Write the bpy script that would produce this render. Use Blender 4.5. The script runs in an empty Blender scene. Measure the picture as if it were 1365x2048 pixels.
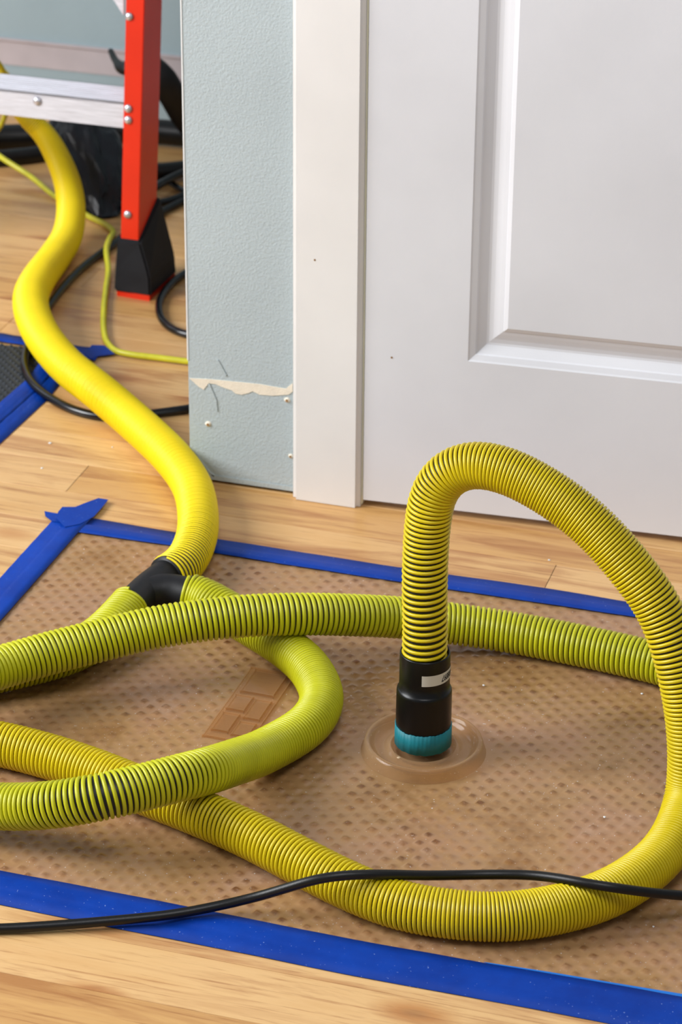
import bpy, bmesh, math, random
import numpy as np
from mathutils import Vector, Matrix
random.seed(7)
rng = np.random.default_rng(7)
sc = bpy.context.scene
C = sc.collection
PI = math.pi
R = math.radians

# ------------------------------------------------------------------ camera
F_PX, PITCH, ROLL, YAW, CAM_H = 5500.0, R(27.137), R(0.488), R(16.864), 1.6
CX, CY = 682.5, 1024.0
_f = np.array([-math.sin(YAW)*math.cos(PITCH), math.cos(YAW)*math.cos(PITCH), -math.sin(PITCH)])
_r0 = np.array([math.cos(YAW), math.sin(YAW), 0.0])
_u0 = np.cross(_r0, _f)
_rt = math.cos(ROLL)*_r0 + math.sin(ROLL)*_u0
_up = -math.sin(ROLL)*_r0 + math.cos(ROLL)*_u0
cam_d = bpy.data.cameras.new('camera')
cam = bpy.data.objects.new('camera', cam_d)
C.objects.link(cam)
cam.matrix_world = Matrix(((_rt[0], _up[0], -_f[0], 0), (_rt[1], _up[1], -_f[1], 0),
                           (_rt[2], _up[2], -_f[2], CAM_H), (0, 0, 0, 1)))
cam_d.sensor_fit = 'VERTICAL'
cam_d.sensor_height = 36.0
cam_d.lens = F_PX*36/2048
cam_d.clip_start = 0.05
cam_d.dof.use_dof = True
cam_d.dof.focus_distance = 2.88
cam_d.dof.aperture_fstop = 9.5
sc.camera = cam
# ------------------------------------------------------------------ world, lights, exposure
w = bpy.data.worlds.new('world'); sc.world = w; w.use_nodes = True
bg = w.node_tree.nodes['Background']
bg.inputs[0].default_value = (0.92, 0.95, 1.0, 1)
bg.inputs[1].default_value = 0.26

def area(name, loc, target, sx, sy, power, col):
    d = bpy.data.lights.new(name, 'AREA'); d.shape = 'RECTANGLE'
    d.size, d.size_y, d.energy, d.color = sx, sy, power, col
    o = bpy.data.objects.new(name, d); C.objects.link(o)
    o.location = loc
    o.rotation_euler = (Vector(target)-Vector(loc)).to_track_quat('-Z', 'Y').to_euler()
    return o
area('window_light', (-3.5, 1.5, 1.9), (-0.9, 2.7, 0.1), 1.7, 1.6, 152, (0.97, 0.985, 1.0))
area('window_light_room', (-3.9, 3.9, 1.7), (-1.6, 3.6, 0.1), 0.9, 1.3, 8, (0.86, 0.92, 1.0))
area('overhead_fill', (-0.3, 1.2, 2.6), (-0.7, 2.8, 0.0), 0.9, 0.9, 24, (0.98, 0.98, 1.0))  # added fill from overhead, no ceiling lamp known in this room

sc.view_settings.view_transform = 'Standard'
sc.view_settings.look = 'None'
sc.view_settings.gamma = 1.0
sc.view_settings.use_curve_mapping = False
sc.view_settings.exposure = 0.0

# ------------------------------------------------------------------ photo measurement helpers (a pixel's ray met with a real plane)
def ray(px, py):
    return _f + (px-CX)/F_PX*_rt - (py-CY)/F_PX*_up
def fl(px, py, z=0.0):
    d = ray(px, py); t = (z-CAM_H)/d[2]
    return np.array([d[0]*t, d[1]*t, z])
def aty(px, py, Y):
    d = ray(px, py); t = Y/d[1]
    return d*t + np.array([0, 0, CAM_H])
def onplane(px, py, p0, n):
    d = ray(px, py); o = np.array([0, 0, CAM_H])
    t = np.dot(np.array(p0)-o, n)/np.dot(d, n)
    return o + d*t

# ------------------------------------------------------------------ object helpers
def tag(o, label=None, cat=None, group=None, kind=None):
    if label: o['label'] = label
    if cat: o['category'] = cat
    if group: o['group'] = group
    if kind: o['kind'] = kind
    return o
def empty(name, loc=(0, 0, 0)):
    o = bpy.data.objects.new(name, None); C.objects.link(o)
    o.location = loc; o.empty_display_size = 0.05
    return o
def link(name, me, mat, parent=None):
    if mat: me.materials.append(mat)
    o = bpy.data.objects.new(name, me); C.objects.link(o)
    if parent:
        o.parent = parent
        if parent.type == 'EMPTY':
            o.matrix_parent_inverse = Matrix.Translation(-Vector(parent.location))
    return o
def mesh(name, v, f, smooth=False):
    me = bpy.data.meshes.new(name)
    me.from_pydata([tuple(map(float, p)) for p in v], [], [tuple(map(int, q)) for q in f])
    if smooth: me.polygons.foreach_set('use_smooth', [True]*len(me.polygons))
    me.update()
    return me
def np_mesh(name, V, Q, smooth=True):
    me = bpy.data.meshes.new(name)
    n, m = len(V), len(Q)
    me.vertices.add(n); me.vertices.foreach_set('co', np.ascontiguousarray(V, dtype=np.float32).ravel())
    me.loops.add(m*4); me.loops.foreach_set('vertex_index', np.ascontiguousarray(Q, dtype=np.int32).ravel())
    me.polygons.add(m)
    me.polygons.foreach_set('loop_start', np.arange(0, m*4, 4, dtype=np.int32))
    me.polygons.foreach_set('use_smooth', [smooth]*m)
    me.update(calc_edges=True); me.validate()
    return me
def bm_obj(name, bm, mat, parent=None, smooth=False, bevel=0, seg=2):
    if bevel:
        bmesh.ops.bevel(bm, geom=list(bm.edges), offset=bevel, segments=seg, affect='EDGES', clamp_overlap=True)
    bmesh.ops.recalc_face_normals(bm, faces=bm.faces)
    me = bpy.data.meshes.new(name); bm.to_mesh(me); bm.free()
    if smooth: me.polygons.foreach_set('use_smooth', [True]*len(me.polygons))
    return link(name, me, mat, parent)
def box(bm, x0, x1, y0, y1, z0, z1, M=None):
    r = bmesh.ops.create_cube(bm, size=1)
    for v in r['verts']:
        v.co = Vector(((x0+x1)/2+v.co.x*(x1-x0), (y0+y1)/2+v.co.y*(y1-y0), (z0+z1)/2+v.co.z*(z1-z0)))
        if M: v.co = M @ v.co
    return r['verts']
def bx(name, b, mat, parent=None, bevel=0, M=None, seg=2):
    bm = bmesh.new(); box(bm, *b, M=M)
    return bm_obj(name, bm, mat, parent, bevel=bevel, seg=seg)
def lathe(name, prof, cen, mat, parent=None, n=96, axis=None, wob=None):
    V, Q = [], []
    k = len(prof)
    for i in range(n):
        a = 2*PI*i/n
        for j, (r, z) in enumerate(prof):
            rr, zz = r, z
            if wob: rr, zz = wob(a, j, r, z)
            V.append((cen[0]+rr*math.cos(a), cen[1]+rr*math.sin(a), cen[2]+zz))
    for i in range(n):
        for j in range(k-1):
            a, b = i*k+j, ((i+1) % n)*k+j
            Q.append((a, b, b+1, a+1))
    return link(name, np_mesh(name, np.array(V), np.array(Q)), mat, parent)
def spline(pts, step=0.002, smooth=0.03):
    P = np.array(pts, float)
    P = np.vstack([2*P[0]-P[1], P, 2*P[-1]-P[-2]])
    out = []
    for i in range(1, len(P)-2):
        p0, p1, p2, p3 = P[i-1:i+3]
        t0 = 0.0; t1 = t0+np.linalg.norm((p1-p0)[:3])**.5; t2 = t1+np.linalg.norm((p2-p1)[:3])**.5; t3 = t2+np.linalg.norm((p3-p2)[:3])**.5
        n = max(4, int(np.linalg.norm((p2-p1)[:3])/step))
        t = np.linspace(t1, t2, n, endpoint=False)[:, None]
        A1 = (t1-t)/(t1-t0)*p0+(t-t0)/(t1-t0)*p1; A2 = (t2-t)/(t2-t1)*p1+(t-t1)/(t2-t1)*p2; A3 = (t3-t)/(t3-t2)*p2+(t-t2)/(t3-t2)*p3
        B1 = (t2-t)/(t2-t0)*A1+(t-t0)/(t2-t0)*A2; B2 = (t3-t)/(t3-t1)*A2+(t-t1)/(t3-t1)*A3
        out.append((t2-t)/(t2-t1)*B1+(t-t1)/(t2-t1)*B2)
    out.append(P[-2:-1]); L = np.vstack(out)
    s = np.r_[0, np.cumsum(np.linalg.norm(np.diff(L[:, :3], axis=0), axis=1))]
    n = max(8, int(s[-1]/step))
    u = np.linspace(0, s[-1], n)
    L = np.stack([np.interp(u, s, L[:, k]) for k in range(L.shape[1])], 1)
    w_ = int(smooth/step)//2
    if w_ > 0:
        ker = np.hanning(2*w_+3)[1:-1]; ker /= ker.sum()
        E = np.vstack([2*L[0]-L[w_:0:-1], L, 2*L[-1]-L[-2:-w_-2:-1]])
        L = np.stack([np.convolve(E[:, k], ker, 'valid') for k in range(L.shape[1])], 1)
    return L
def frames(L):
    T = np.gradient(L[:, :3], axis=0); T /= np.linalg.norm(T, axis=1)[:, None]
    N = np.zeros_like(T)
    a = np.array([0, 0, 1.0]) if abs(T[0][2]) < .9 else np.array([1.0, 0, 0])
    n = a-np.dot(a, T[0])*T[0]; N[0] = n/np.linalg.norm(n)
    for i in range(1, len(T)):
        n = N[i-1]-np.dot(N[i-1], T[i])*T[i]; N[i] = n/np.linalg.norm(n)
    return T, N, np.cross(T, N)
def tube_mesh(name, L, rad, sides=20, cap=True, skip=1):
    L = L[::skip]; T, N, B = frames(L)
    rad = np.broadcast_to(np.asarray(rad, float) if np.ndim(rad) == 0 else np.asarray(rad)[::skip], (len(L),))
    a = np.arange(sides)*2*PI/sides
    V = L[:, None, :3]+rad[:, None, None]*(np.cos(a)[None, :, None]*N[:, None]+np.sin(a)[None, :, None]*B[:, None])
    V = V.reshape(-1, 3); n = len(L)
    i = np.arange(n-1)[:, None]*sides; j = np.arange(sides)[None, :]; jn = (j+1) % sides
    Q = np.stack([i+j, i+jn, i+sides+jn, i+sides+j], -1).reshape(-1, 4)
    if cap:
        c0, c1 = len(V), len(V)+1
        V = np.vstack([V, L[0, :3], L[-1, :3]])
        j = np.arange(0, sides, 2)
        Q = np.vstack([Q, np.stack([np.full_like(j, c0), (j+2) % sides, j+1, j], 1), np.stack([np.full_like(j, c1), (n-1)*sides+j, (n-1)*sides+j+1, (n-1)*sides+(j+2) % sides], 1)])
    return np_mesh(name, V, Q)
def helix_mesh(name, L, rad, pitch, wr, wt, per=30, sides=7):
    # one continuous spiral wire wound round the centre line
    T, N, B = frames(L)
    s = np.r_[0, np.cumsum(np.linalg.norm(np.diff(L[:, :3], axis=0), axis=1))]
    pitch = np.interp(s/s[-1], *zip(*pitch)) if np.ndim(pitch) else np.full(len(s), pitch)
    rad = np.broadcast_to(rad, (len(s),))
    th = np.r_[0, np.cumsum(np.diff(s)*2*PI/pitch[:-1])]
    t = np.arange(0, th[-1], 2*PI/per)
    su = np.interp(t, th, s)
    g = lambda A: np.stack([np.interp(su, s, A[:, k]) for k in range(3)], 1)
    c, n_, b_, t_ = g(L), g(N), g(B), g(T)
    n_ /= np.linalg.norm(n_, axis=1)[:, None]; b_ /= np.linalg.norm(b_, axis=1)[:, None]
    rr = np.interp(su, s, rad)[:, None]
    jit = 1+0.004*np.sin(t*0.37)[:, None]
    Rd = np.cos(t)[:, None]*n_+np.sin(t)[:, None]*b_
    P = c+rr*jit*Rd
    a = np.arange(sides)*2*PI/sides
    wtv = np.minimum(wt, .46*np.interp(su, s, pitch))[:, None, None]
    V = P[:, None]+wr*np.cos(a)[None, :, None]*Rd[:, None]+wtv*np.sin(a)[None, :, None]*t_[:, None]
    m = len(P); V = V.reshape(-1, 3)
    i = np.arange(m-1)[:, None]*sides; j = np.arange(sides)[None, :]; jn = (j+1) % sides
    Q = np.stack([i+j, i+sides+j, i+sides+jn, i+jn], -1).reshape(-1, 4)
    return np_mesh(name, V, Q)

# ------------------------------------------------------------------ materials
def lin(c):
    return tuple((x/255/12.92 if x <= 10 else ((x/255+0.055)/1.055)**2.4) for x in c)+(1,)
class NT:
    def __init__(s, name):
        s.m = bpy.data.materials.new(name); s.m.use_nodes = True
        s.t = s.m.node_tree; s.n = s.t.nodes; s.b = s.n['Principled BSDF']; s.out = s.n['Material Output']
    def node(s, typ, **kw):
        n = s.n.new(typ)
        for k, v in kw.items():
            if hasattr(n, k) and k not in ('Scale',): setattr(n, k, v)
            else: n.inputs[k].default_value = v
        return n
    def l(s, a, b): s.t.links.new(a, b)
    def coord(s, kind='Object', scale=(1, 1, 1), rnd=False):
        tc = s.n.new('ShaderNodeTexCoord'); mp = s.n.new('ShaderNodeMapping')
        mp.inputs['Scale'].default_value = scale; s.l(tc.outputs[kind], mp.inputs['Vector'])
        if rnd:
            oi = s.n.new('ShaderNodeObjectInfo'); ml = s.n.new('ShaderNodeVectorMath'); ml.operation = 'MULTIPLY_ADD'
            cb = s.n.new('ShaderNodeCombineXYZ')
            for k in range(3): s.l(oi.outputs['Random'], cb.inputs[k])
            ml.inputs[1].default_value = (37.3, 91.7, 53.1); s.l(cb.outputs[0], ml.inputs[0])
            s.l(mp.outputs[0], ml.inputs[2]); return ml.outputs[0]
        return mp.outputs[0]
    def noise(s, vec, scale, detail=3, rough=.5, dist=0):
        n = s.n.new('ShaderNodeTexNoise'); n.inputs['Scale'].default_value = scale; n.inputs['Detail'].default_value = detail
        n.inputs['Roughness'].default_value = rough; n.inputs['Distortion'].default_value = dist
        s.l(vec, n.inputs['Vector']); return n.outputs['Fac']
    def ramp(s, fac, stops):
        n = s.n.new('ShaderNodeValToRGB'); e = n.color_ramp.elements
        while len(e) < len(stops): e.new(.5)
        for k, (p, c) in enumerate(stops):
            e[k].position = p; e[k].color = c if len(c) == 4 else c+(1,)
        s.l(fac, n.inputs[0]); return n.outputs[0]
    def mix(s, fac, a, b, mode='MIX'):
        n = s.n.new('ShaderNodeMix'); n.data_type = 'RGBA'; n.blend_type = mode
        for v, i in ((fac, 0), (a, 6), (b, 7)):
            if hasattr(v, 'links'): s.l(v, n.inputs[i])
            else: n.inputs[i].default_value = v
        return n.outputs[2]
    def bump(s, h, strength, dist=0.001):
        n = s.n.new('ShaderNodeBump'); n.inputs['Strength'].default_value = strength; n.inputs['Distance'].default_value = dist
        s.l(h, n.inputs['Height']); s.l(n.outputs[0], s.b.inputs['Normal']); return n
    def set(s, **kw):
        for k, v in kw.items():
            k = {'color': 'Base Color', 'rough': 'Roughness', 'metal': 'Metallic', 'coat': 'Coat Weight', 'coatr': 'Coat Roughness',
                 'spec': 'Specular IOR Level'}[k]
            if hasattr(v, 'links'): s.l(v, s.b.inputs[k])
            else: s.b.inputs[k].default_value = v
        return s
def simple(name, col, rough=.5, metal=0, var=.12, scale=40, bump=0, coat=0, spec=.5):
    n = NT(name); v = n.coord('Object')
    c = lin(col) if max(col) > 1 else col+(1,)
    d = tuple(x*(1-var) for x in c[:3])+(1,); u = tuple(min(1, x*(1+var)) for x in c[:3])+(1,)
    n.set(color=n.ramp(n.noise(v, scale), [(.3, d), (.7, u)]), rough=rough, metal=metal, coat=coat, spec=spec)
    if bump: n.bump(n.noise(v, scale*8), bump)
    return n.m
M = {}
M['yellow'] = simple('yellow_vinyl', (212, 190, 4), .38, var=.06, scale=30, bump=.05)
M['yellow_bright'] = simple('bright_yellow_vinyl', (245, 219, 0), .42, var=.04, scale=20, bump=.05)
M['green_yellow'] = simple('greenish_yellow_vinyl', (188, 188, 14), .4, var=.08, scale=30, bump=.05)
M['cord'] = simple('cord_yellow', (205, 200, 45), .35, var=.12, scale=40)
M['black_tube'] = simple('black_inner_tube', (6, 7, 7), .5, var=.2)
M['black_plastic'] = simple('black_plastic', (8, 8, 10), .34, var=.15, bump=.05, scale=60, spec=.35)
M['black_rubber'] = simple('black_rubber', (9, 9, 10), .4, var=.3, scale=90, bump=.1, spec=.4)
M['black_gloss'] = simple('glossy_black_rubber', (8, 9, 14), .22, var=.2)
M['charcoal'] = simple('fitting_black', (22, 22, 25), .5, var=.15, bump=.1, scale=80, spec=.35)
M['orange'] = simple('orange_fiberglass', (222, 42, 4), .32, var=.05, scale=14, bump=.05)
M['rubber_foot'] = simple('ladder_foot_rubber', (24, 24, 28), .6, var=.15, bump=.1, spec=.3)
M['teal'] = simple('teal_tape', (0, 116, 128), .55, var=.08, scale=60, bump=.1)
M['cream'] = simple('torn_paper', (232, 222, 204), .85, var=.06, scale=60, bump=.4)
M['white_corner'] = simple('corner_bead', (226, 228, 228), .5, var=.03)
M['label'] = simple('paper_label', (205, 202, 190), .55, var=.03)
M['ink'] = simple('label_ink', (28, 26, 28), .6, var=.05)
M['subfloor'] = simple('subfloor', (70, 45, 22), .9)
M['drywall'] = simple('bare_drywall', (182, 172, 174), .9, var=.08, scale=12)
M['rust'] = simple('nail_hole', (150, 110, 60), .8)
def paint(name, col, bumpv, rough, scale=260):
    n = NT(name); v = n.coord('Object'); c = lin(col)
    n.set(color=n.ramp(n.noise(v, 5, 4), [(.3, tuple(x*.94 for x in c[:3])+(1,)), (.7, tuple(min(1, x*1.04) for x in c[:3])+(1,))]), rough=rough)
    n.bump(n.noise(v, scale, 3, .6), bumpv, .002); return n.m
M['wall'] = paint('blue_green_wall_paint', (178, 190, 194), .45, .6, 330)
M['wall_shaded'] = paint('shaded_wall_paint', (150, 168, 174), .3, .6, 150)  # same wall paint, darkened so the colour carries the far room's shade
M['door'] = paint('white_door_paint', (224, 225, 230), .06, .42, 300)
M['casing'] = paint('white_casing_paint', (233, 231, 229), .06, .42, 300)
M['jamb'] = paint('cream_jamb_paint', (240, 236, 212), .06, .45, 300)
# aluminium
n = NT('brushed_aluminium'); v = n.coord('Object', (4, 160, 160))
n.set(color=n.ramp(n.noise(v, 6, 5, .6), [(.3, lin((188, 187, 192))), (.7, lin((226, 226, 234)))]), rough=.5, metal=.35)
M['alu'] = n.m
n = NT('rivet_steel'); n.set(color=lin((205, 205, 212)), rough=.3, metal=.8); M['rivet'] = n.m
# wood planks
n = NT('maple_plank'); v = n.coord('Object', (1, 9, 9), rnd=True)
oi = n.n.new('ShaderNodeObjectInfo')
base = n.ramp(oi.outputs['Random'], [(0, lin((206, 160, 100))), (.35, lin((216, 174, 118))), (.7, lin((224, 184, 130))), (1, lin((198, 146, 84)))])
g1 = n.ramp(n.noise(v, 3.2, 6, .62, .6), [(.36, lin((188, 140, 92))), (.52, lin((255, 250, 240))), (.7, lin((240, 222, 196)))])
c1 = n.mix(.62, base, g1, 'MULTIPLY')
v2 = n.coord('Object', (4, 120, 120), rnd=True)
g2 = n.ramp(n.noise(v2, 2.0, 4, .7), [(.34, lin((170, 118, 70))), (.44, lin((255, 255, 255)))])
c2 = n.mix(.5, c1, g2, 'MULTIPLY')
v3 = n.coord('Object', (7, 15, 15), rnd=True)
vo = n.n.new('ShaderNodeTexVoronoi'); vo.inputs['Scale'].default_value = .55; n.l(v3, vo.inputs['Vector'])
kn = n.ramp(vo.outputs['Distance'], [(0.02, lin((110, 66, 30))), (.09, lin((205, 160, 110))), (.2, (1, 1, 1, 1))])
c3 = n.mix(.7, c2, kn, 'MULTIPLY')
n.set(color=c3, rough=.36, coat=.12, coatr=.25)
n.bump(n.noise(v2, 2.0, 3), .06)
M['plank'] = n.m
# tape
n = NT('blue_masking_tape'); v = n.coord('Object', (1, 1, 1))
dust = n.ramp(n.noise(v, 420, 2, .4), [(.735, (0, 0, 0, 1)), (.76, (1, 1, 1, 1))])
blot = n.ramp(n.noise(v, 14, 4, .7), [(.35, lin((0, 50, 142))), (.65, lin((0, 60, 160)))])
n.set(color=n.mix(dust, blot, lin((120, 145, 200))), rough=.5, spec=.2); n.bump(n.noise(n.coord('Object', (1, 6, 1)), 300, 2), .12)
M['tape'] = n.m
M['tape_light'] = simple('light_blue_tape_edge', (10, 112, 205), .5, var=.05)
# clear embossed mat : a film partly letting the floor through
n = NT('clear_embossed_vinyl'); v = n.coord('Object')
geo = n.n.new('ShaderNodeNewGeometry'); sep = n.n.new('ShaderNodeSeparateXYZ'); n.l(geo.outputs['Position'], sep.inputs[0])
mr = n.n.new('ShaderNodeMapRange'); mr.inputs[1].default_value = .0022; mr.inputs[2].default_value = .0034
n.l(sep.outputs['Z'], mr.inputs[0])
patch = n.ramp(n.noise(v, 7, 5, .65, .3), [(.3, lin((150, 114, 70))), (.45, lin((186, 150, 104))), (.6, lin((188, 150, 114))), (.75, lin((204, 172, 146)))])
dirt = n.ramp(n.noise(v, 11, 5, .75), [(.5, (0, 0, 0, 1)), (.66, (1, 1, 1, 1))])
dm = n.n.new('ShaderNodeMath'); dm.operation = 'MULTIPLY'; n.l(dirt, dm.inputs[0]); n.l(mr.outputs[0], dm.inputs[1])
col = n.mix(dm.outputs[0], patch, lin((100, 74, 52)))
glint = n.ramp(n.noise(v, 380, 2, .4), [(.72, (0, 0, 0, 1)), (.745, (1, 1, 1, 1))])  # scattered glints painted into the vinyl colour as pale dots
col = n.mix(glint, col, lin((235, 230, 225)))
n.set(color=col, rough=.3, coat=.25, coatr=.15)
tr = n.n.new('ShaderNodeBsdfTransparent'); tr.inputs[0].default_value = lin((228, 202, 178))
ms = n.n.new('ShaderNodeMixShader')
ma = n.n.new('ShaderNodeMapRange'); ma.inputs[3].default_value = .66; ma.inputs[4].default_value = .48; n.l(mr.outputs[0], ma.inputs[0])
n.l(ma.outputs[0], ms.inputs[0]); n.l(tr.outputs[0], ms.inputs[1]); n.l(n.b.outputs[0], ms.inputs[2]); n.l(ms.outputs[0], n.out.inputs[0])
M['mat'] = n.m
def film(name, col, tint, fac, rough):
    n = NT(name); n.set(color=lin(col), rough=rough, coat=.6, coatr=.08)
    tr = n.n.new('ShaderNodeBsdfTransparent'); tr.inputs[0].default_value = lin(tint)
    ms = n.n.new('ShaderNodeMixShader')
    lw = n.n.new('ShaderNodeLayerWeight'); lw.inputs[0].default_value = .35
    mp = n.n.new('ShaderNodeMapRange'); mp.inputs[3].default_value = fac; mp.inputs[4].default_value = min(1, fac+.35); n.l(lw.outputs['Facing'], mp.inputs[0])
    n.l(mp.outputs[0], ms.inputs[0]); n.l(tr.outputs[0], ms.inputs[1]); n.l(n.b.outputs[0], ms.inputs[2]); n.l(ms.outputs[0], n.out.inputs[0])
    return n.m
M['clear'] = film('clear_plastic_ring', (206, 178, 140), (246, 232, 212), .16, .14)
M['clear_block'] = film('clear_plastic_block', (206, 172, 132), (250, 238, 222), .08, .14)
# black mat
M['black_mat'] = simple('black_embossed_rubber', (40, 44, 50), .45, var=.1)
# crumpled plastic
M['bag'] = simple('black_plastic_film', (22, 24, 31), .36, var=.2, spec=.4)

# ================================================================== STRUCTURE
WALL_Y = 3.016
floor = bx('floor', (-2.9, 0.7, 1.2, 4.40, -.05, -.014), M['subfloor']); tag(floor, kind='structure')
# planks
PW = 0.081
protos = {}
def plank_mesh(Lp):
    key = round(Lp, 2)
    if key not in protos:
        bm = bmesh.new(); box(bm, 0, key-.0004, -PW/2+.00025, PW/2-.00025, -.014, 0)
        te = [e for e in bm.edges if all(v.co.z > -.001 for v in e.verts)]
        bmesh.ops.bevel(bm, geom=te, offset=.0004, segments=1, affect='EDGES')
        me = bpy.data.meshes.new('plank'); bm.to_mesh(me); bm.free(); me.materials.append(M['plank']); protos[key] = me
    return protos[key]
joints = {  # plank row (from seam at 1.961) : measured butt joints
    11: [-.612], 12: [-1.262, .12], 13: [-.2], 10: [-.3]}
k0, k1 = -9, 29
for k in range(k0, k1+1):
    y = 1.961+PW*(k+.5)
    if y+PW/2 > 4.40: break
    cuts = [-2.85]
    if k in joints: cuts = [-2.85, -2.05] + joints[k]
    x = cuts[-1]
    while x < .65:
        x = x+rng.choice([.95, 1.1, 1.3, 1.5]) if len(cuts) > 1 or k in joints else -2.85+rng.choice([.4, .7, 1.0, 1.3])
        x = min(x, .65); cuts.append(x)
        if x >= .65: break
    for a, b in zip(cuts[:-1], cuts[1:]):
        o = bpy.data.objects.new('plank', plank_mesh(b-a)); C.objects.link(o); o.parent = floor
        o.location = (a, y, 0)

# right hand wall end (the painted pier)
WX0, WX1 = -1.1205, -.976
wf = bx('wall_front', (WX0, WX1+.01, WALL_Y, WALL_Y+.115, .0035, 2.5), M['wall'], bevel=.0015); tag(wf, kind='structure')
bx('corner_bead', (WX0-.0008, WX0+.0015, WALL_Y-.0008, WALL_Y+.05, .17, 2.5), M['white_corner'], wf, bevel=.0004)  # bead's highlight is put into its white colour
def wallpoly(name, px, mat, thick=.0008, Y=WALL_Y, parent=wf):
    pts = [aty(x, y, Y) for x, y in px]
    bm = bmesh.new(); vs = [bm.verts.new((p[0], Y-thick, p[2])) for p in pts]; f = bm.faces.new(vs)
    r = bmesh.ops.extrude_face_region(bm, geom=[f])
    for e in r['geom']:
        if isinstance(e, bmesh.types.BMVert): e.co.y = Y+.0006
    bmesh.ops.triangulate(bm, faces=[f for f in bm.faces if len(f.verts) > 4])
    return bm_obj(name, bm, mat, parent)
wallpoly('torn_paper_strip', [(379, 756), (420, 758), (470, 763), (520, 768), (560, 775), (572, 777), (586, 766), (586, 783), (578, 789), (545, 791),
    (520, 789), (506, 782), (497, 786), (484, 789), (472, 787), (464, 780), (448, 775), (432, 768), (418, 766), (408, 779), (398, 773), (388, 764)], M['cream'])
for pts in ([(434, 720), (437, 719), (454, 750), (452, 752)], [(417, 768), (420, 767), (434, 800), (436, 822), (433, 822)], [(392, 905), (420, 943), (430, 950), (428, 953), (414, 944)]):
    wallpoly('paper_crease', pts, M['wall'], .0012)
for (x, y, r) in ((417, 848, .0042), (575, 800, .004), (582, 912, .0035)):
    p = aty(x, y, WALL_Y)
    bm = bmesh.new()
    bmesh.ops.create_cone(bm, segments=14, radius1=r, radius2=r*.55, depth=.0022, cap_ends=True)
    for v in bm.verts: v.co = Vector((v.co.x*(1+.2*random.random())+p[0], WALL_Y-.0008-v.co.z*1., v.co.y+p[2]))
    o = bm_obj('torn_nail_hole', bm, M['cream'], wf)
    bm = bmesh.new(); bmesh.ops.create_cone(bm, segments=10, radius1=r*.4, radius2=r*.4, depth=.001, cap_ends=True)
    for v in bm.verts: v.co = Vector((v.co.x+p[0], WALL_Y-.0022-v.co.z, v.co.y+p[2]))
    bm_obj('nail_hole_core', bm, M['rust'], wf)
bx('base_lip', (WX0+.002, WX1, WALL_Y-.0012, WALL_Y, .0045, .012), M['wall'], wf, bevel=.0005)

# casing
cas = bx('trim_1', (-.9765, -.8863, 3.0025, WALL_Y+.002, -.0048, 2.2), M['casing'], bevel=.0055, seg=5); tag(cas, kind='structure')
jmb = bx('trim_2', (-.8880, -.8846, 3.0120, 3.115, .001, 2.2), M['jamb'], bevel=.0015); tag(jmb, kind='structure')
for (x, y) in ((630, 520),):
    p = aty(x, y, 3.0025); bx('paint_chip', (p[0]-.0012, p[0]+.0012, 3.0019, 3.0035, p[2]-.0013, p[2]+.0013), M['rust'], cas, bevel=.0005)
# wall over / right of door opening, far behind view (keeps the room shut)
o = bx('wall_right', (.02, .7, WALL_Y, WALL_Y+.115, 0, 2.5), M['wall']); tag(o, kind='structure')
# door, slightly ajar
DA = R(3.4); DX, DY, DW, DT = -.8825, 3.008, .86, .036
DM = Matrix.Translation((DX, DY, 0)) @ Matrix.Rotation(DA, 4, 'Z')
dn = np.array([math.sin(DA), -math.cos(DA), 0.0]); dd = np.array([math.cos(DA), math.sin(DA), 0.0])
def dloc(px, py):
    p = onplane(px, py, (DX, DY, 0), dn)-np.array([DX, DY, 0]); return float(p@dd), float(p[2])
u0, z0 = dloc(936, 727); u1 = DW-u0
z0 = (dloc(936, 722)[1]+dloc(1365, 768)[1])/2
DZ0, DZ1 = .0115, 2.03
bm = bmesh.new()
pan = [(u0, u1, z0, .86), (u0, u1, .98, 1.92)]
xs, zs = [0, u0, u1, DW], [DZ0, z0, .86, .98, 1.92, DZ1]
for i in range(3):
    for j in range(5):
        if i == 1 and j in (1, 3): continue
        vs = [bm.verts.new((xs[a], 0, zs[b])) for a, b in ((i, j), (i+1, j), (i+1, j+1), (i, j+1))]; bm.faces.new(vs)
bmesh.ops.remove_doubles(bm, verts=bm.verts, dist=1e-5)
vs = [bm.verts.new((x, 0, z)) for x, z in ((0, DZ0), (0, DZ1), (DW, DZ1), (DW, DZ0))]
wv = [bm.verts.new((v.co.x, DT, v.co.z)) for v in vs]
bm.faces.new(wv)
for i in range(4): bm.faces.new((vs[i], vs[(i+1) % 4], wv[(i+1) % 4], wv[i]))
bmesh.ops.remove_doubles(bm, verts=bm.verts, dist=1e-5)
oe = [e for e in bm.edges if all(abs(v.co.y) < 1e-6 for v in e.verts) and ((abs(e.verts[0].co.x) < 1e-6 and abs(e.verts[1].co.x) < 1e-6) or all(abs(v.co.z-DZ0) < 1e-6 for v in e.verts))]
bmesh.ops.bevel(bm, geom=oe, offset=.0018, segments=2, affect='EDGES')
for v in bm.verts: v.co = DM @ v.co
door = bm_obj('door_1', bm, M['door']); tag(door, kind='structure')
prof = [(0, 0), (.002, .0012), (.0085, .0035), (.0100, .0052), (.018, .0095), (.0205, .0108), (.0235, .0112), (.029, .0100), (.037, .0068), (.0425, .0050), (.0432, .0040), (.0485, .0012)]
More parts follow.
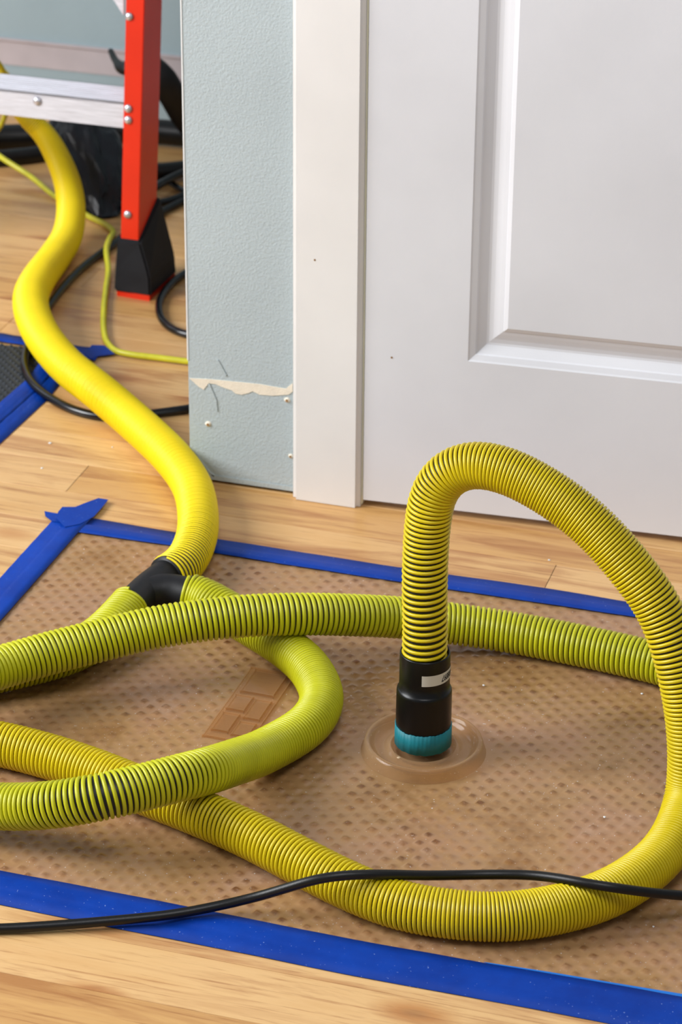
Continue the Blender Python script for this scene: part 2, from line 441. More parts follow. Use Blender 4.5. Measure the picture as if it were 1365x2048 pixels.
for (a, b, c, d) in pan:
    bm = bmesh.new(); rings = []
    for s, dp in prof:
        rings.append([bm.verts.new(DM @ Vector((x, dp, z))) for x, z in ((a+s, c+s), (b-s, c+s), (b-s, d-s), (a+s, d-s))])
    for r0, r1 in zip(rings[:-1], rings[1:]):
        for i in range(4): bm.faces.new((r0[i], r0[(i+1) % 4], r1[(i+1) % 4], r1[i]))
    bm_obj('panel_moulding', bm, M['door'], door)
    s, dp = prof[-1]
    bx('raised_panel', (a+s-.0002, b-s+.0002, dp, dp+.01, c+s-.0002, d-s+.0002), M['door'], door, M=DM)
x, z = dloc(784, 715)
bx('paint_chip', (x-.0012, x+.0012, -.0006, .001, z-.0012, z+.0012), M['rust'], door, bevel=.0004, M=DM)

# back wall with bare strip where the baseboard glue was
BY = 4.33
wb = bx('wall_back', (-2.9, .7, BY, BY+.1, 0, 2.5), M['wall_shaded']); tag(wb, kind='structure')
zt = aty(180, 97, BY)[2]; zb = aty(180, 146, BY)[2]
bx('bare_drywall_strip', (-2.9, .7, BY-.002, BY, zb, zt), M['drywall'], wb)
bx('paper_edge', (-2.9, .7, BY-.006, BY, zt, zt+.004), M['drywall'], wb)

# ================================================================== MATS AND TAPE
def ribbon(name, inner, outer, label, zi=.0042, zm=.0042, zo=.0009, mid=.45, mat='tape', th=.00035, group=None):
    """tape strip: inner edge lies on the mat, outer edge on the boards"""
    A = [fl(*p) for p in inner]; B = [fl(*p) for p in outer]
    def res(P, n=60):
        P = np.array(P); s = np.r_[0, np.cumsum(np.linalg.norm(np.diff(P, axis=0), axis=1))]; u = np.linspace(0, s[-1], n)
        return np.stack([np.interp(u, s, P[:, k]) for k in range(3)], 1)
    A, B = res(A), res(B); V, Q = [], []
    cols = [(0, zi), (mid*.5, zm), (mid, zm), (mid+.1, zm*.55+zo*.45), (mid+.2, zo), (1, zo)]
    K = len(cols)
    for i in range(len(A)):
        for t, z in cols:
            p = A[i]*(1-t)+B[i]*t; V.append((p[0], p[1], z+.00015*math.sin(i*.9+t*5)))
    n0 = len(V)
    for i in range(len(A)-1):
        for j in range(K-1):
            a = i*K+j; Q.append((a, a+1, a+K+1, a+K))
    me = mesh(name, V, Q, True)
    o = link(name, me, M[mat])
    md = o.modifiers.new('t', 'SOLIDIFY'); md.thickness = th; md.offset = 1
    # orient normals upward
    bm = bmesh.new(); bm.from_mesh(me)
    for f in bm.faces:
        if f.normal.z < 0: f.normal_flip()
    bm.to_mesh(me); bm.free()
    return tag(o, label, 'tape', group)
def flat(name, px, label, z=.0010, mat='tape', th=.0004, cat='tape'):
    pts = [fl(*p) for p in px]
    bm = bmesh.new(); vs = [bm.verts.new((p[0], p[1], z)) for p in pts]; f = bm.faces.new(vs)
    r = bmesh.ops.extrude_face_region(bm, geom=[f])
    for e in r['geom']:
        if isinstance(e, bmesh.types.BMVert): e.co.z = z+th
    bmesh.ops.triangulate(bm, faces=[f for f in bm.faces if len(f.verts) > 4])
    return tag(bm_obj(name, bm, M[mat]), label, cat)
ribbon('masking_tape', [(140, 1068), (335, 1096), (560, 1133), (800, 1170), (1290, 1243), (1500, 1275)],
       [(150, 1032), (351, 1066), (560, 1099), (803, 1137), (1095, 1178), (1290, 1211), (1500, 1246)],
       'blue tape strip along the far edge of the clear mat, facing the door')
ribbon('masking_tape', [(-60, 1322), (0, 1250), (60, 1182), (157, 1071), (185, 1041)], [(-60, 1226), (0, 1158), (60, 1092), (103, 1045), (128, 1020)],
       'blue masking tape strip along the left edge of the clear mat', mid=.42, zi=.0046, zm=.0046, zo=.0013)
ribbon('masking_tape', [(-90, 1728), (0, 1748), (169, 1780), (379, 1821), (700, 1885), (980, 1935), (1180, 1968), (1365, 2001), (1500, 2025)],
       [(-90, 1790), (0, 1811), (138, 1839), (226, 1857), (487, 1908), (700, 1952), (1060, 2018), (1215, 2048), (1500, 2102)],
       'wide blue tape strip along the near edge of the clear mat, under the cable', mid=.4)
o = flat('masking_tape', [(968, 1931), (1100, 1951), (1230, 1973), (1365, 1995), (1500, 2018), (1500, 2028), (1365, 2006), (1230, 1982), (1100, 1959), (1000, 1941)],
     'lighter blue sliver of tape peeking out beyond the near strip at lower right', z=.0039, mat='tape_light', th=.0004)
flat('masking_tape', [(89, 1026), (91, 1036), (104, 1046), (121, 1049), (140, 1033), (117, 1031)], 'short pointed tape tab sticking out left at the corner of the clear mat', z=.0024)
flat('masking_tape', [(112, 1043), (117, 1031), (125, 1021.5), (151, 1021.5), (175, 1012), (197, 1004), (217, 1007), (203, 1024), (188, 1041), (160, 1056), (130, 1062)],
     'torn blue tape end pointing up at the left rear corner of the clear mat', z=.0052, th=.0005)

# disc position
ZM = .0024
DC = fl(848, 1479, .016); DCx, DCy = DC[0], DC[1]
# clear mat as one embossed sheet
mx0, mx1, my0, my1 = -1.211, .05, 2.098, 2.838
st = .0022
X = np.arange(mx0, mx1, st); Y = np.arange(my0, my1, st)
GX, GY = np.meshgrid(X, Y, indexing='ij')
# rows of raised lozenges, lattice turned with the mat
ca, sa = math.cos(YAW), math.sin(YAW)
cu = GX*ca+GY*sa; cv = -GX*sa+GY*ca
ax, ay, bx_, by_ = .0075, -.0132, .0172, .0016
det = ax*by_-ay*bx_
i_ = (cu*by_-cv*bx_)/det; j_ = (-cu*ay+cv*ax)/det
fi, fj = i_-np.round(i_), j_-np.round(j_)
best = None
for di in (-1, 0, 1):
    for dj in (-1, 0, 1):
        du = (fi+di)*ax+(fj+dj)*bx_; dv = (fi+di)*ay+(fj+dj)*by_
        d = np.abs(du*.98+dv*.1)/.0068+np.abs(dv*.98-du*.08)/.0070
        best = d if best is None else np.minimum(best, d)
hs = rng.uniform(.55, 1.25, (400, 400))
ii_, jj_ = (np.round(i_).astype(int) % 400), (np.round(j_).astype(int) % 400)
hgt = .0016*np.clip((1-best)*1.7, 0, 1)*hs[ii_, jj_]
rr = np.hypot(GX-DCx, GY-DCy)
hgt *= np.clip((rr-.072)/.01, 0, 1)
bp = [fl(*p) for p in ((505, 1342), (588, 1366), (500, 1482), (408, 1478))]
bc = sum(bp)/4
e1 = (bp[3]-bp[0]); bl = np.linalg.norm(e1); e1 = e1/bl; e2 = np.array([-e1[1], e1[0], 0]); bw = abs((bp[1]-bp[0])@e2)
lu = (GX-bc[0])*e1[0]+(GY-bc[1])*e1[1]; lv = (GX-bc[0])*e2[0]+(GY-bc[1])*e2[1]
hgt *= 1-((np.abs(lu) < bl/2+.004) & (np.abs(lv) < bw/2+.004))
edge = np.minimum(np.minimum(GX-mx0, mx1-GX), np.minimum(GY-my0, my1-GY))
Z = .0019+hgt*np.clip(edge/.02, 0, 1)+.0002*np.sin(GX*31)*np.cos(GY*23)
nx, ny = GX.shape
V = np.stack([GX, GY, Z], -1).reshape(-1, 3)
ii = np.arange(nx-1)[:, None]*ny+np.arange(ny-1)[None, :]
Q = np.stack([ii, ii+ny, ii+ny+1, ii+1], -1).reshape(-1, 4)
# hole under the suction ring's neck is not needed; sheet only
clear_mat = link('clear_mat', np_mesh('clear_mat', V, Q), M['mat'])
tag(clear_mat, 'large clear plastic mat with raised diamond bumps taped onto the wooden floor', 'mat')
# embossed block, part of the mat
BM = Matrix(((e1[0], e2[0], 0, bc[0]), (e1[1], e2[1], 0, bc[1]), (0, 0, 1, 0), (0, 0, 0, 1)))
blk = bx('raised_block', (-bl/2, bl/2, -bw/2, bw/2, .002, .0042), M['clear_block'], clear_mat, bevel=.0012, M=BM)
for (a, b, c, d) in ((-.46, -.14, -.36, .36), (-.08, .12, -.4, -.02), (-.06, .2, .06, .4), (.18, .42, -.4, -.05), (.26, .44, .05, .4)):
    bx('raised_lozenge', (a*bl, b*bl, c*bw, d*bw, .0042, .0062), M['clear_block'], blk, bevel=.001, M=BM)

# suction ring
ring = lathe('suction_ring', [(.0, .0026), (.030, .0026), (.0335, .0042), (.0352, .0095), (.0372, .0100), (.0395, .0052), (.047, .0045), (.0535, .0060), (.0568, .0120),
    (.0590, .0158), (.0615, .0168), (.0638, .0158), (.0655, .0115), (.0668, .0055), (.0684, .0024)], (DCx, DCy, 0), M['clear'], n=128)
tag(ring, 'round clear plastic suction ring with raised rim around the upright hose cuff', 'ring')

# second, black mat at left
q = [fl(-70, 683), fl(93, 702), fl(56, 765), fl(-70, 882)]
bm = bmesh.new()
vs = [bm.verts.new((p[0], p[1], .002)) for p in q]; bm.faces.new(vs)
bm2 = bm
bmm = bmesh.new()
o_black = bm_obj('black_mat', bm, M['black_mat']); tag(o_black, 'dark rubber mat with small bumps at the left edge, ringed by blue tape', 'mat')
bm = bmesh.new(); bmm.free()
qa = [Vector((p[0], p[1])) for p in q]
def inside(x, y):
    s = []
    for i in range(4):
        a, b = qa[i], qa[(i+1) % 4]; s.append((b.x-a.x)*(y-a.y)-(b.y-a.y)*(x-a.x))
    return all(k > 0 for k in s) or all(k < 0 for k in s)
x = -1.75
cnt = 0
while x < -1.35:
    y = 2.95; r_ = 0
    while y < 3.42:
        xx = x+(.00725 if r_ % 2 else 0)
        if inside(xx, y):
            top = bm.verts.new((xx, y, .0050)); c4 = [bm.verts.new((xx+a, y+b, .002)) for a, b in ((.0042, 0), (0, .0042), (-.0042, 0), (0, -.0042))]
            for i in range(4): bm.faces.new((c4[i], c4[(i+1) % 4], top))
            cnt += 1
        y += .0068; r_ += 1
    x += .0145
ob = bm_obj('raised_bumps', bm, M['black_mat'], o_black, smooth=False); ob['kind'] = 'stuff'
ribbon('masking_tape', [(-70, 678), (0, 688), (60, 697), (130, 712), (160, 718), (190, 727)], [(-70, 656), (0, 667), (60, 677), (130, 689), (170, 695), (209, 698)],
       'blue masking tape strip along the rear edge of the dark mat, beneath the thick hose', mid=.5)
flat('masking_tape', [(184, 696), (209, 697), (230, 714), (192, 719), (181, 724), (170, 712)], 'torn end of blue tape beside the thin yellow cord', z=.0046)
ribbon('masking_tape', [(-70, 868), (0, 812), (58, 762), (98, 705)], [(-70, 905), (0, 850), (75, 783), (125, 728)],
       'upper of two overlapping blue tape strips along the right edge of the dark mat', mid=.6, zo=.0032, zi=.005, zm=.005)
ribbon('masking_tape', [(-70, 900), (0, 843), (70, 780), (118, 716)], [(-70, 945), (0, 889), (100, 796), (145, 735)],
       'lower of two overlapping blue tape strips along the right edge of the dark mat', mid=.3, zi=.0025, zm=.0025)

# ================================================================== HOSES
def hose(name, pts, rad, pitch, wr, wt, mat, label, taper=None, smooth=.05, per=30, inner_off=.0009, sides=7):
    L = spline(pts, .002, smooth)
    root = empty(name, tuple(L[0, :3]))
    tag(root, label, 'hose')
    s = np.linspace(0, 1, len(L))
    rd = np.interp(s, *zip(*taper))*rad if taper else np.full(len(L), rad)
    link('spiral_rib', helix_mesh('spiral_rib', L, rd-wr, pitch, wr, wt, per, sides), mat, root)
    link('inner_tube', tube_mesh('inner_tube', L, rd-wr-inner_off, 28, True, 2), M['black_tube'], root)
    return root, L
RH = .0247
# A : arch hose standing on the cuff
YA = DCy
A = []
for (px, py) in ((850, 1322), (850, 1255), (850, 1180), (852, 1100), (857, 1040), (869, 985), (898, 947), (944, 930)):
    A.append(aty(px, py, YA))
x0 = A[0][0]
A[0][0] = A[1][0] = (A[0][0]+A[1][0])/2
yl = YA
arc = [(1006, 939, .004), (1087, 978, .010), (1177, 1044, .018), (1262, 1136, .028), (1324, 1228, .036), (1368, 1372, .050), (1383, 1500, .062)]
for (px, py, dy) in arc: A.append(aty(px, py, YA-dy))
zz = [(1376, 1600, .046), (1338, 1693, .0300), (1262, 1762, .0275), (1165, 1806, .0275), (1016, 1833, .0275), (895, 1827, .0275), (797, 1809, .0275), (700, 1772, .0275), (600, 1722, .0275),
      (500, 1670, .0275), (400, 1626, .0275), (300, 1587, .0275), (190, 1543, .0275), (99, 1513, .0275), (0, 1488, .0275), (-120, 1470, .0275), (-260, 1480, .0275)]
for q_ in zz: A.append(fl(*q_))
pitchA = [(0, .0078), (.05, .0074), (.10, .0056), (.14, .0043), (.19, .0036), (.24, .0038), (.28, .0048), (.31, .0060), (.34, .0050), (.40, .0040), (.50, .0036), (.56, .0037), (.62, .0046), (.68, .0054), (.76, .0056), (.82, .0050), (.9, .0053), (1, .0055)]
hA, LA = hose('vacuum_hose', A, RH, pitchA, .0019, .00205, M['yellow'], 'yellow spiral hose arching up from the black cuff and round the near side', smooth=.05)
# B : long hose crossing the mat
B = [(1520, 1385, .0275), (1400, 1350, .0275), (1300, 1322, .0275), (1152, 1289, .0275), (1020, 1264, .029), (897, 1246, .036), (800, 1235, .048), (700, 1230, .062), (600, 1228, .073), (500, 1231, .0775), (400, 1241, .077),
     (300, 1257, .072), (200, 1281, .066), (100, 1306, .062), (0, 1335, .060), (-110, 1366, .070), (-260, 1392, .085)]
hB, LB = hose('vacuum_hose', [fl(*p) for p in B], RH, .0062, .0021, .0026, M['green_yellow'], 'greenish yellow spiral hose crossing over the others to the arch hose', smooth=.06)
# C : loop from the fitting
Cc = [(375, 1186, .030), (400, 1193, .028), (440, 1214, .0275), (485, 1240, .0275), (530, 1267, .0275), (574, 1296, .0275), (620, 1338, .0275), (644, 1398, .0275), (618, 1448, .0275), (530, 1502, .031), (470, 1524, .050), (410, 1543, .073),
      (350, 1558, .080), (300, 1571, .080), (250, 1583, .080), (200, 1594, .078), (100, 1610, .064), (0, 1613, .046), (-100, 1606, .04), (-240, 1590, .035)]
hC, LC = hose('vacuum_hose', [fl(*p) for p in Cc], RH, [(0, .0062), (.12, .0056), (.3, .0040), (.42, .0039), (.6, .0052), (.75, .0059), (1, .0060)], .0021, .0023, M['green_yellow'],
              'greenish yellow hose from the right branch of the black fitting, looping back left', smooth=.05)
# D : from the left branch
D = [(262, 1209, .030), (245, 1228, .028), (222, 1252, .0275), (190, 1279, .0275), (132, 1308, .0275), (50, 1331, .0275), (-30, 1348, .0275), (-160, 1372, .0275)]
hD, LD = hose('vacuum_hose', [fl(*p) for p in D], RH, .0056, .0021, .0023, M['green_yellow'], 'greenish yellow hose leaving the lower left end of the black fitting, mostly hidden', smooth=.03)
# main thick hose
E_ = [(334, 1153, .030, 1), (352, 1142, .029, 1), (375, 1118, .0275, 1), (394, 1072, .0275, 1), (396, 1024, .0275, 1), (384, 972, .0275, 1), (347, 918, .0275, 1), (264, 839, .0275, 1), (198, 783, .037, 1), (132, 730, .038, 1), (86, 674, .040, 1),
      (64, 625, .040, 1), (62, 592, .040, 1), (76, 560, .036, 1), (112, 510, .029, 1), (135, 470, .033, 1), (142, 412, .050, 1), (134, 362, .075, 1), (112, 308, .105, 1), (88, 268, .130, 1), (55, 235, .155, 1), (28, 200, .175, 1), (2, 155, .20, 1), (-40, 120, .22, 1), (-110, 80, .23, 1)]
tp = [(0, 1.08), (.03, 1.05), (.3, 1.08), (.55, 1.08), (.68, 1.0), (.76, .92), (.82, .8), (.88, .62), (1, .6)]
hE, LE = hose('vacuum_hose', [fl(*p[:3]) for p in E_], .0245, [(0, .0062), (.06, .0050), (.1, .0042), (.2, .0034), (1, .0032)], .0012, .0017, M['yellow_bright'],
              'thick bright yellow hose snaking from the black fitting to behind the ladder', taper=tp, smooth=.05, per=26, sides=6, inner_off=.0002)

# Y fitting
fit = empty('hose_fitting', tuple(fl(300, 1180, 0)))
tag(fit, 'black Y-shaped pipe fitting joining the thick hose to two thinner hoses', 'pipe fitting')
pm, pd, pc = fl(340, 1147, .030), fl(258, 1213, .030), fl(392, 1191, .029)
jn = fl(296, 1178, .030)
rm = .0195
Lm = spline([pm+(pm-jn)*.15, pm, jn, pd], .003, .02)
link('main_pipe', tube_mesh('main_pipe', Lm, np.linspace(.0208, .0188, len(Lm)), 40, True), M['charcoal'], fit)
Lb = spline([fl(290, 1184, .030), fl(335, 1178, .030), pc], .003, .03)
link('branch_pipe', tube_mesh('branch_pipe', Lb, .0190, 40, True), M['charcoal'], fit)

# cuff on arch hose
cz = (DCx, DCy, 0)
CUX = aty(852, 1440, YA)[0]
cc = (A[0][0]*.5+DCx*.5, DCy, 0)
cuff = lathe('cuff', [(.0, .0125), (.027, .0125), (.0300, .0140), (.0302, .05), (.0300, .078), (.0297, .0808), (.0286, .0828), (.0275, .0834), (.0273, .095), (.0272, .1255), (.0266, .1275), (.0252, .1265), (.0250, .110)], cc, M['black_plastic'], hA, n=96)
cuff['label'] = 'black rubber cuff'
def wobt(a, j, r, z):
    if j in (2, 3): z += .0004*math.sin(a*7)*math.sin(a*3+1)+.0005*math.sin(a*31)*math.sin(a*13)
    if j in (0, 1): z += .0005*math.sin(a*5+2)*math.sin(a*17)
    return r, z
tb = lathe('tape_band', [(.0303, .0140), (.0312, .0142), (.0310, .0375), (.0302, .0377)], cc, M['teal'], hA, n=160, wob=wobt)
tb['label'] = 'teal tape band with ragged edges'
# sticker (curved round the cuff), printed digits upside down
vx = math.atan2(-cc[1], -cc[0])   # direction from cuff towards camera
aL = vx-R(6); aR = vx+R(100)
ZS0, ZS1, RS = .0985, .1115, .0276
V, Q = [], []; N_ = 40
for i in range(N_+1):
    a = aL+(aR-aL)*i/N_
    for z in (ZS0, ZS1):
        V.append((cc[0]+RS*math.cos(a), cc[1]+RS*math.sin(a), z))
for i in range(N_): Q.append((i*2, i*2+2, i*2+3, i*2+1))
stk = link('sticker', mesh('sticker', V, Q, True), M['label'], hA)
stk['label'] = 'white strip sticker with upside-down digits'
fc = bpy.data.curves.new('digits', 'FONT'); fc.body = '00008897'; fc.size = .0105; fc.shear = .25; fc.offset = .00022; fc.resolution_u = 4; fc.space_character = 1.02
to = bpy.data.objects.new('digits_tmp', fc); C.objects.link(to)
bpy.context.view_layer.update()
me = bpy.data.meshes.new_from_object(to.evaluated_get(bpy.context.evaluated_depsgraph_get()))
bpy.data.objects.remove(to)
bm = bmesh.new(); bm.from_mesh(me)
bmesh.ops.triangulate(bm, faces=bm.faces); bmesh.ops.subdivide_edges(bm, edges=[e for e in bm.edges if e.calc_length() > .002], cuts=2)
xm = max(v.co.x for v in bm.verts)
a0 = vx+R(41)
for v in bm.verts:
    s = (xm-v.co.x)            # rotated half a turn: last digit first
    z = ZS1-.0030-v.co.y*.98
    a = a0+s*.62/RS
    v.co = Vector((cc[0]+(RS+.0002)*math.cos(a), cc[1]+(RS+.0002)*math.sin(a), z))
bm_obj('digits', bm, M['ink'], stk)

# ================================================================== CABLES
def cable(name, pts, rad, mat, label, cat='cable', smooth=.03, group=None, sides=14):
    L = spline([fl(*p) for p in pts], .004, smooth)
    return tag(link(name, tube_mesh(name, L, rad, sides), mat), label, cat, group), L
cable('power_cable', [(-160, 1858, .0052), (0, 1857, .0058), (120, 1850, .0075), (240, 1840, .0095), (345, 1829, .011), (440, 1811, .015), (520, 1792, .026), (580, 1774, .043), (640, 1757, .057), (700, 1750, .060), (770, 1749, .056), (850, 1751, .046), (930, 1750, .040), (1000, 1749, .040),
      (1060, 1750, .044), (1120, 1757, .052), (1180, 1768, .058), (1240, 1777, .056), (1300, 1785, .045), (1365, 1791, .034), (1500, 1800, .01)], .0050, M['black_rubber'],
      'black rubber power cable lying over the near side of the arch hose and tape', smooth=.06)
cable('extension_cord', [(-60, 262, .040), (0, 313, .034), (60, 352, .016), (107, 390, .006), (150, 416, .006), (180, 434, .006), (212, 450, .006), (226, 463, .007), (219, 478, .016), (213, 500, .018), (217, 540, .009), (212, 580, .006), (208, 620, .006), (208, 660, .006),
      (215, 685, .006), (233, 702, .006), (262, 709, .006), (320, 716, .006), (375, 723, .006), (450, 731, .006)], .0046, M['cord'], 'thin yellow cord on the floor between thick hose and ladder foot', smooth=.015)
cable('extension_cord', [(-60, 300, .02), (-10, 265, .05), (4, 247, .08), (12, 225, .12), (20, 190, .17), (0, 130, .24), (-50, 90, .3)], .0042, M['cord'], 'short bit of yellow cord seen under the ladder step at the left edge', smooth=.02)
cable('black_cable', [(420, 385, .006), (365, 403, .006), (345, 413, .006), (312, 430, .006), (270, 455, .006), (228, 488, .006), (165, 535, .006), (112, 592, .006), (72, 655, .006), (52, 705, .006), (50, 735, .0075), (66, 768, .0075), (110, 802, .0065), (170, 827, .006), (245, 836, .006), (310, 827, .006),
      (375, 818, .006), (450, 806, .006)], .0062, M['black_gloss'], 'glossy black cable passing twice under the thick yellow hose, over the dark mat', smooth=.03)
cable('black_cable', [(470, 510, .006), (400, 532, .006), (360, 553, .006), (330, 582, .006), (318, 612, .006), (325, 640, .006), (345, 658, .006), (375, 669, .006), (450, 678, .006)], .0058, M['black_gloss'],
      'black cable loop curling out from behind the wall corner beside the ladder foot', smooth=.02)
cable('black_cable', [(120, 372, .008), (168, 388, .008), (180, 402, .007), (200, 412, .0065), (235, 413, .0065), (312, 407, .0065), (340, 401, .0065), (368, 391, .0065), (430, 372, .0065)], .0062, M['black_gloss'], 'black cable behind the orange rail, just above the long looping one', smooth=.02)
cable('black_cable', [(150, 380, .020), (240, 395, .020), (300, 380, .0205), (330, 363, .0205), (368, 345, .0205), (430, 325, .02)], .0070, M['black_gloss'], 'black cable rising to the right behind the orange rail', smooth=.02)
cable('black_cable', [(310, 340, .010), (335, 362, .010), (350, 371, .009), (370, 383, .008), (430, 410, .0065)], .0050, M['black_gloss'], 'short black cable with a blue sheen slanting down to the wall corner', smooth=.02)
cable('air_hose', [(-90, 276, .022), (0, 274, .022), (60, 272, .022), (200, 262, .022), (300, 262, .024), (368, 268, .024), (450, 278, .022)], .0215, M['black_rubber'], 'thick black hose lying along the foot of the back wall', 'hose')
cable('air_hose', [(-90, 322, .013), (0, 317, .013), (50, 312, .013), (110, 306, .013), (180, 320, .013), (250, 338, .016), (312, 343, .0175), (368, 338, .018), (450, 330, .018)], .0145, M['black_rubber'], 'second black hose on the floor in front of the one by the back wall', 'hose')

# black plastic bag heap behind the ladder
bm = bmesh.new(); bmesh.ops.create_icosphere(bm, subdivisions=4, radius=1)
from mathutils import noise as mn
pA, pB = fl(145, 262, .085), fl(214, 378, .045)
for v in bm.verts:
    d = v.co.copy()
    n1 = mn.cell_vector(d*2.6); n2 = mn.noise(d*2.2); n3 = mn.noise(d*5.5+Vector((3, 1, 2)))
    k = 1+.22*n2+.16*abs(n3)
    d = d*k
    u = d.z*.5+.5
    cpt = Vector(pB)*(1-u)+Vector(pA)*u
    v.co = cpt+Vector((d.x*(.062-.02*(1-u)), d.y*.045, d.z*.058))
for v in bm.verts: v.co.z = max(v.co.z, .004)
bag = bm_obj('plastic_bag', bm, M['bag'], smooth=False)
tag(bag, 'crumpled black plastic bag standing behind the ladder step', 'bag')
# dark strap / sling behind the rail
Ls = spline([fl(222, 103, .205), fl(232, 122, .20), fl(250, 136, .20), fl(290, 126, .21), fl(318, 148, .20), fl(345, 190, .165), fl(372, 236, .12), fl(420, 290, .06)], .004, .02)
T, N, Bn = frames(Ls)
Vs, Qs = [], []
wd = np.interp(np.linspace(0, 1, len(Ls)), [0, .12, .3, .5, 1], [.005, .006, .016, .023, .022])
for i in range(len(Ls)):
    side = np.cross(T[i], _f); side /= np.linalg.norm(side)
    for a in range(10):
        t = 2*PI*a/10
        Vs.append(Ls[i]+side*wd[i]*math.cos(t)+np.cross(T[i], side)*.006*math.sin(t))
for i in range(len(Ls)-1):
    for a in range(10): Qs.append((i*10+a, i*10+(a+1) % 10, i*10+10+(a+1) % 10, i*10+10+a))
tag(link('carrying_strap', np_mesh('carrying_strap', np.array(Vs), np.array(Qs)), M['black_rubber']), 'black strap slanting down behind the orange ladder rail towards the wall', 'strap')

# ================================================================== LADDER
lad = empty('step_ladder', (-1.42, 3.60, 0))
tag(lad, 'orange step ladder with aluminium step and black rubber foot, behind the wall corner', 'ladder')
LN = R(8.0)
bz = .098
pL = aty(241.5, 476, 3.572); pR = aty(277.5, 479, 3.572)
ox = pL[0]; rw = pR[0]-pL[0]
o0 = np.array([ox, 3.572, pL[2]])
uu = np.array([0, math.sin(LN), math.cos(LN)]); ww = np.array([0, math.cos(LN), -math.sin(LN)])
LM = Matrix(((1, 0, 0, o0[0]), (0, ww[1], uu[1], o0[1]), (0, ww[2], uu[2], o0[2]), (0, 0, 0, 1)))
def lloc(px, py, w_=0.0):
    p = onplane(px, py, o0+ww*w_, ww)-o0; return float(p[0]), float(p@uu)
RD, TH = .074, .004
def rail(x0, sgn, name='rail'):
    bm = bmesh.new()
    # C channel: flange at front, web, flange at back
    if sgn > 0:   # web on the right side
        prof_ = [(0, 0), (rw, 0), (rw, RD), (0, RD), (0, RD-TH), (rw-TH, RD-TH), (rw-TH, TH), (0, TH)]
    else:
        prof_ = [(rw, 0), (0, 0), (0, RD), (rw, RD), (rw, RD-TH), (TH, RD-TH), (TH, TH), (rw, TH)]
    lo = [bm.verts.new((x0+a, b, -.03)) for a, b in prof_]; hi = [bm.verts.new((x0+a, b, 1.35)) for a, b in prof_]
    for i in range(8): bm.faces.new((lo[i], lo[(i+1) % 8], hi[(i+1) % 8], hi[i]))
    bm.faces.new(lo); bm.faces.new(hi)
    bmesh.ops.bevel(bm, geom=[e for e in bm.edges if abs(e.verts[0].co.z-e.verts[1].co.z) > 1], offset=.0012, segments=2, affect='EDGES')
    for v in bm.verts: v.co = LM @ v.co
    return bm_obj(name, bm, M['orange'], lad)
SX0 = -.48
rail(0, 1); rail(SX0-rw, -1)
def rivet(x, z, y=-.001, r=.0062, par=lad):
    bm = bmesh.new(); bmesh.ops.create_uvsphere(bm, u_segments=16, v_segments=10, radius=r)
    for v in bm.verts:
        v.co = LM @ Vector((x+v.co.x, y+min(v.co.y, 0.001)*.6, z+v.co.z))
    return bm_obj('rivet', bm, M['rivet'], par, smooth=True)
for (px, py) in ((259, 33), (257, 217), (257, 240), (256, 429)):
    x, z = lloc(px, py); rivet(x, z)
def step(zb_, zt_, name='step'):
    y0 = .004
    bm = bmesh.new(); box(bm, SX0, -.0005, y0, y0+.003, zb_, zt_)
    box(bm, SX0, -.0005, y0, y0+.070, zt_-.003, zt_, )
    box(bm, SX0, -.0005, y0+.067, y0+.070, zt_-.03, zt_)
    for v in bm.verts:
        if v.co.y > y0+.004 or v.co.z > zt_-.0031: v.co.z += (v.co.y-y0)*math.tan(LN)*1.0
    bmesh.ops.remove_doubles(bm, verts=bm.verts, dist=1e-6)
    for v in bm.verts: v.co = LM @ v.co
    s_ = bm_obj(name, bm, M['alu'], lad)
    for i in range(8):
        yy = y0+.005+i*.0082
        bm = bmesh.new(); box(bm, SX0, -.001, yy, yy+.0036, zt_+(yy-y0)*math.tan(LN)-.0005, zt_+(yy-y0)*math.tan(LN)+.0016)
        for v in bm.verts: v.co = LM @ v.co
        bm_obj('tread_ridge', bm, M['alu'], s_)
    return s_
xa, za = lloc(120, 192, .004); xb, zb2 = lloc(120, 242, .004)
stp = step(zb2, za)
x, z = lloc(75, 202, .004); rivet(x, z, .003, .0066, stp)
step(zb2+.305, za+.305)
# aluminium gusset behind the top of the rail
g = [lloc(200, -40, .03), lloc(247, -40, .03), lloc(247, 30, .03), lloc(241, 22, .03), lloc(230, 4, .03), lloc(222, -6, .03)]
bm = bmesh.new(); vs = [bm.verts.new(LM @ Vector((a, .03, b))) for a, b in g]; f = bm.faces.new(vs)
r = bmesh.ops.extrude_face_region(bm, geom=[f])
for e in r['geom']:
    if isinstance(e, bmesh.types.BMVert): e.co += Vector(ww)*.003
bm_obj('corner_brace', bm, M['alu'], lad)
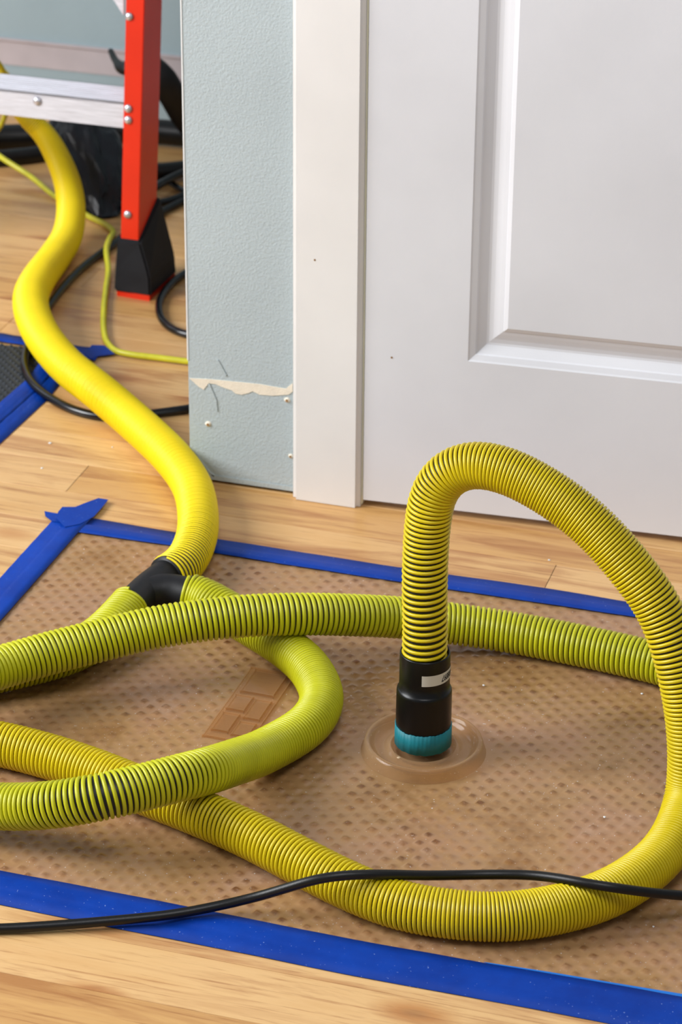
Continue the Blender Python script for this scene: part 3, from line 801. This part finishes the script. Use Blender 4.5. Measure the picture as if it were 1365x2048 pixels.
# feet
def foot(xo, mirror=False):
    f0 = [(-.008, -.004), (rw+.006, -.006), (rw+.010, RD+.012), (-.008, RD+.012)]
    zt0 = [0, -.002, .0, .0]
    bm = bmesh.new()
    def W(a, b, z):  # local across, depth, world z
        if mirror: a = rw-a
        p = o0+np.array([xo+a, 0, 0]); return Vector((p[0], 3.564+b, z))
    base = [W(-.010, -.002, .008), W(rw+.022, -.006, .008), W(rw+.026, RD+.022, .008), W(-.010, RD+.022, .008)]
    mid = [W(-.008, 0, .040), W(rw+.020, -.003, .040), W(rw+.025, RD+.020, .040), W(-.008, RD+.020, .040)]
    zt = pL[2]
    top = [W(-.004, .004, zt-.002), W(rw+.0035, .004, zt-.002), W(rw+.0045, RD+.018, zt+.040), W(-.004, RD+.018, zt+.040)]
    ls = [[bm.verts.new(p) for p in q_] for q_ in (base, mid, top)]
    for a, b in zip(ls[:-1], ls[1:]):
        for i in range(4): bm.faces.new((a[i], a[(i+1) % 4], b[(i+1) % 4], b[i]))
    bm.faces.new(ls[0]); bm.faces.new(ls[2])
    ft = bm_obj('foot', bm, M['rubber_foot'], lad, bevel=.003)
    ft['label'] = 'black rubber foot'
    bm = bmesh.new()
    b0 = [W(-.006, .001, .0), W(rw+.019, -.003, .0), W(rw+.024, RD+.020, .0), W(-.006, RD+.020, .0)]
    a_ = [bm.verts.new(p) for p in b0]; b_ = [bm.verts.new(p+Vector((0, 0, .009))) for p in b0]
    for i in range(4): bm.faces.new((a_[i], a_[(i+1) % 4], b_[(i+1) % 4], b_[i]))
    bm.faces.new(a_); bm.faces.new(b_)
    pad = bm_obj('foot_pad', bm, M['orange'], ft); pad['label'] = 'orange sole pad'
    bm = bmesh.new(); bmesh.ops.create_uvsphere(bm, u_segments=12, v_segments=8, radius=.0045)
    c_ = W(rw+.013, .045, .062)
    for v in bm.verts: v.co = Vector((v.co.x*.5, v.co.y, v.co.z))+c_
    bm_obj('foot_rivet', bm, M['rivet'], ft, smooth=True)
foot(0); foot(SX0-rw, True)

# paint flecks and crumbs lying on floor and mat
protos_ = []
for k in range(3):
    bm = bmesh.new(); bmesh.ops.create_icosphere(bm, subdivisions=1, radius=1)
    for v in bm.verts: v.co = Vector((v.co.x*(1+random.uniform(-.4, .4)), v.co.y*(1+random.uniform(-.4, .4)), v.co.z*.4))
    me = bpy.data.meshes.new('crumb'); bm.to_mesh(me); bm.free(); me.materials.append(M['white_corner']); protos_.append(me)
cr = [(100, 886, 2.3, 0, 'larger white paint crumb on the boards left of the thick hose'), (84, 936, 1.7, 0, 'white paint crumb on the boards above the blue tape corner'), (225, 894, 1.4, 0, 'tiny white crumb on the boards just left of the thick hose'),
      (1099, 1120, 1.5, 0, 'white crumb on the boards near the door under the arch hose'), (968, 1370, 1.5, 1, 'white crumb on the mat right of the upright cuff'), (1210, 1634, 1.9, 1, 'white crumb on the open mat inside the big hose curve'),
      (798, 1515, 1.8, 1, 'white crumb in the suction ring in front of the cuff'), (1285, 1387, 1.4, 1, 'white crumb on the mat near the right frame edge'), (1308, 1853, 1.3, 1, 'white crumb on the mat in the shadow at lower right')]
for i, (px, py, s, on, lab) in enumerate(cr):
    zc = .0006 if not on else (.0066 if py == 1515 else .0038)
    p = fl(px, py, zc)
    o = bpy.data.objects.new('paint_crumb', protos_[i % 3]); C.objects.link(o); o.location = p; k = s*.0011; o.scale = (k, k, k); o.rotation_euler = (0, 0, i*1.3)
    tag(o, lab, 'crumb')
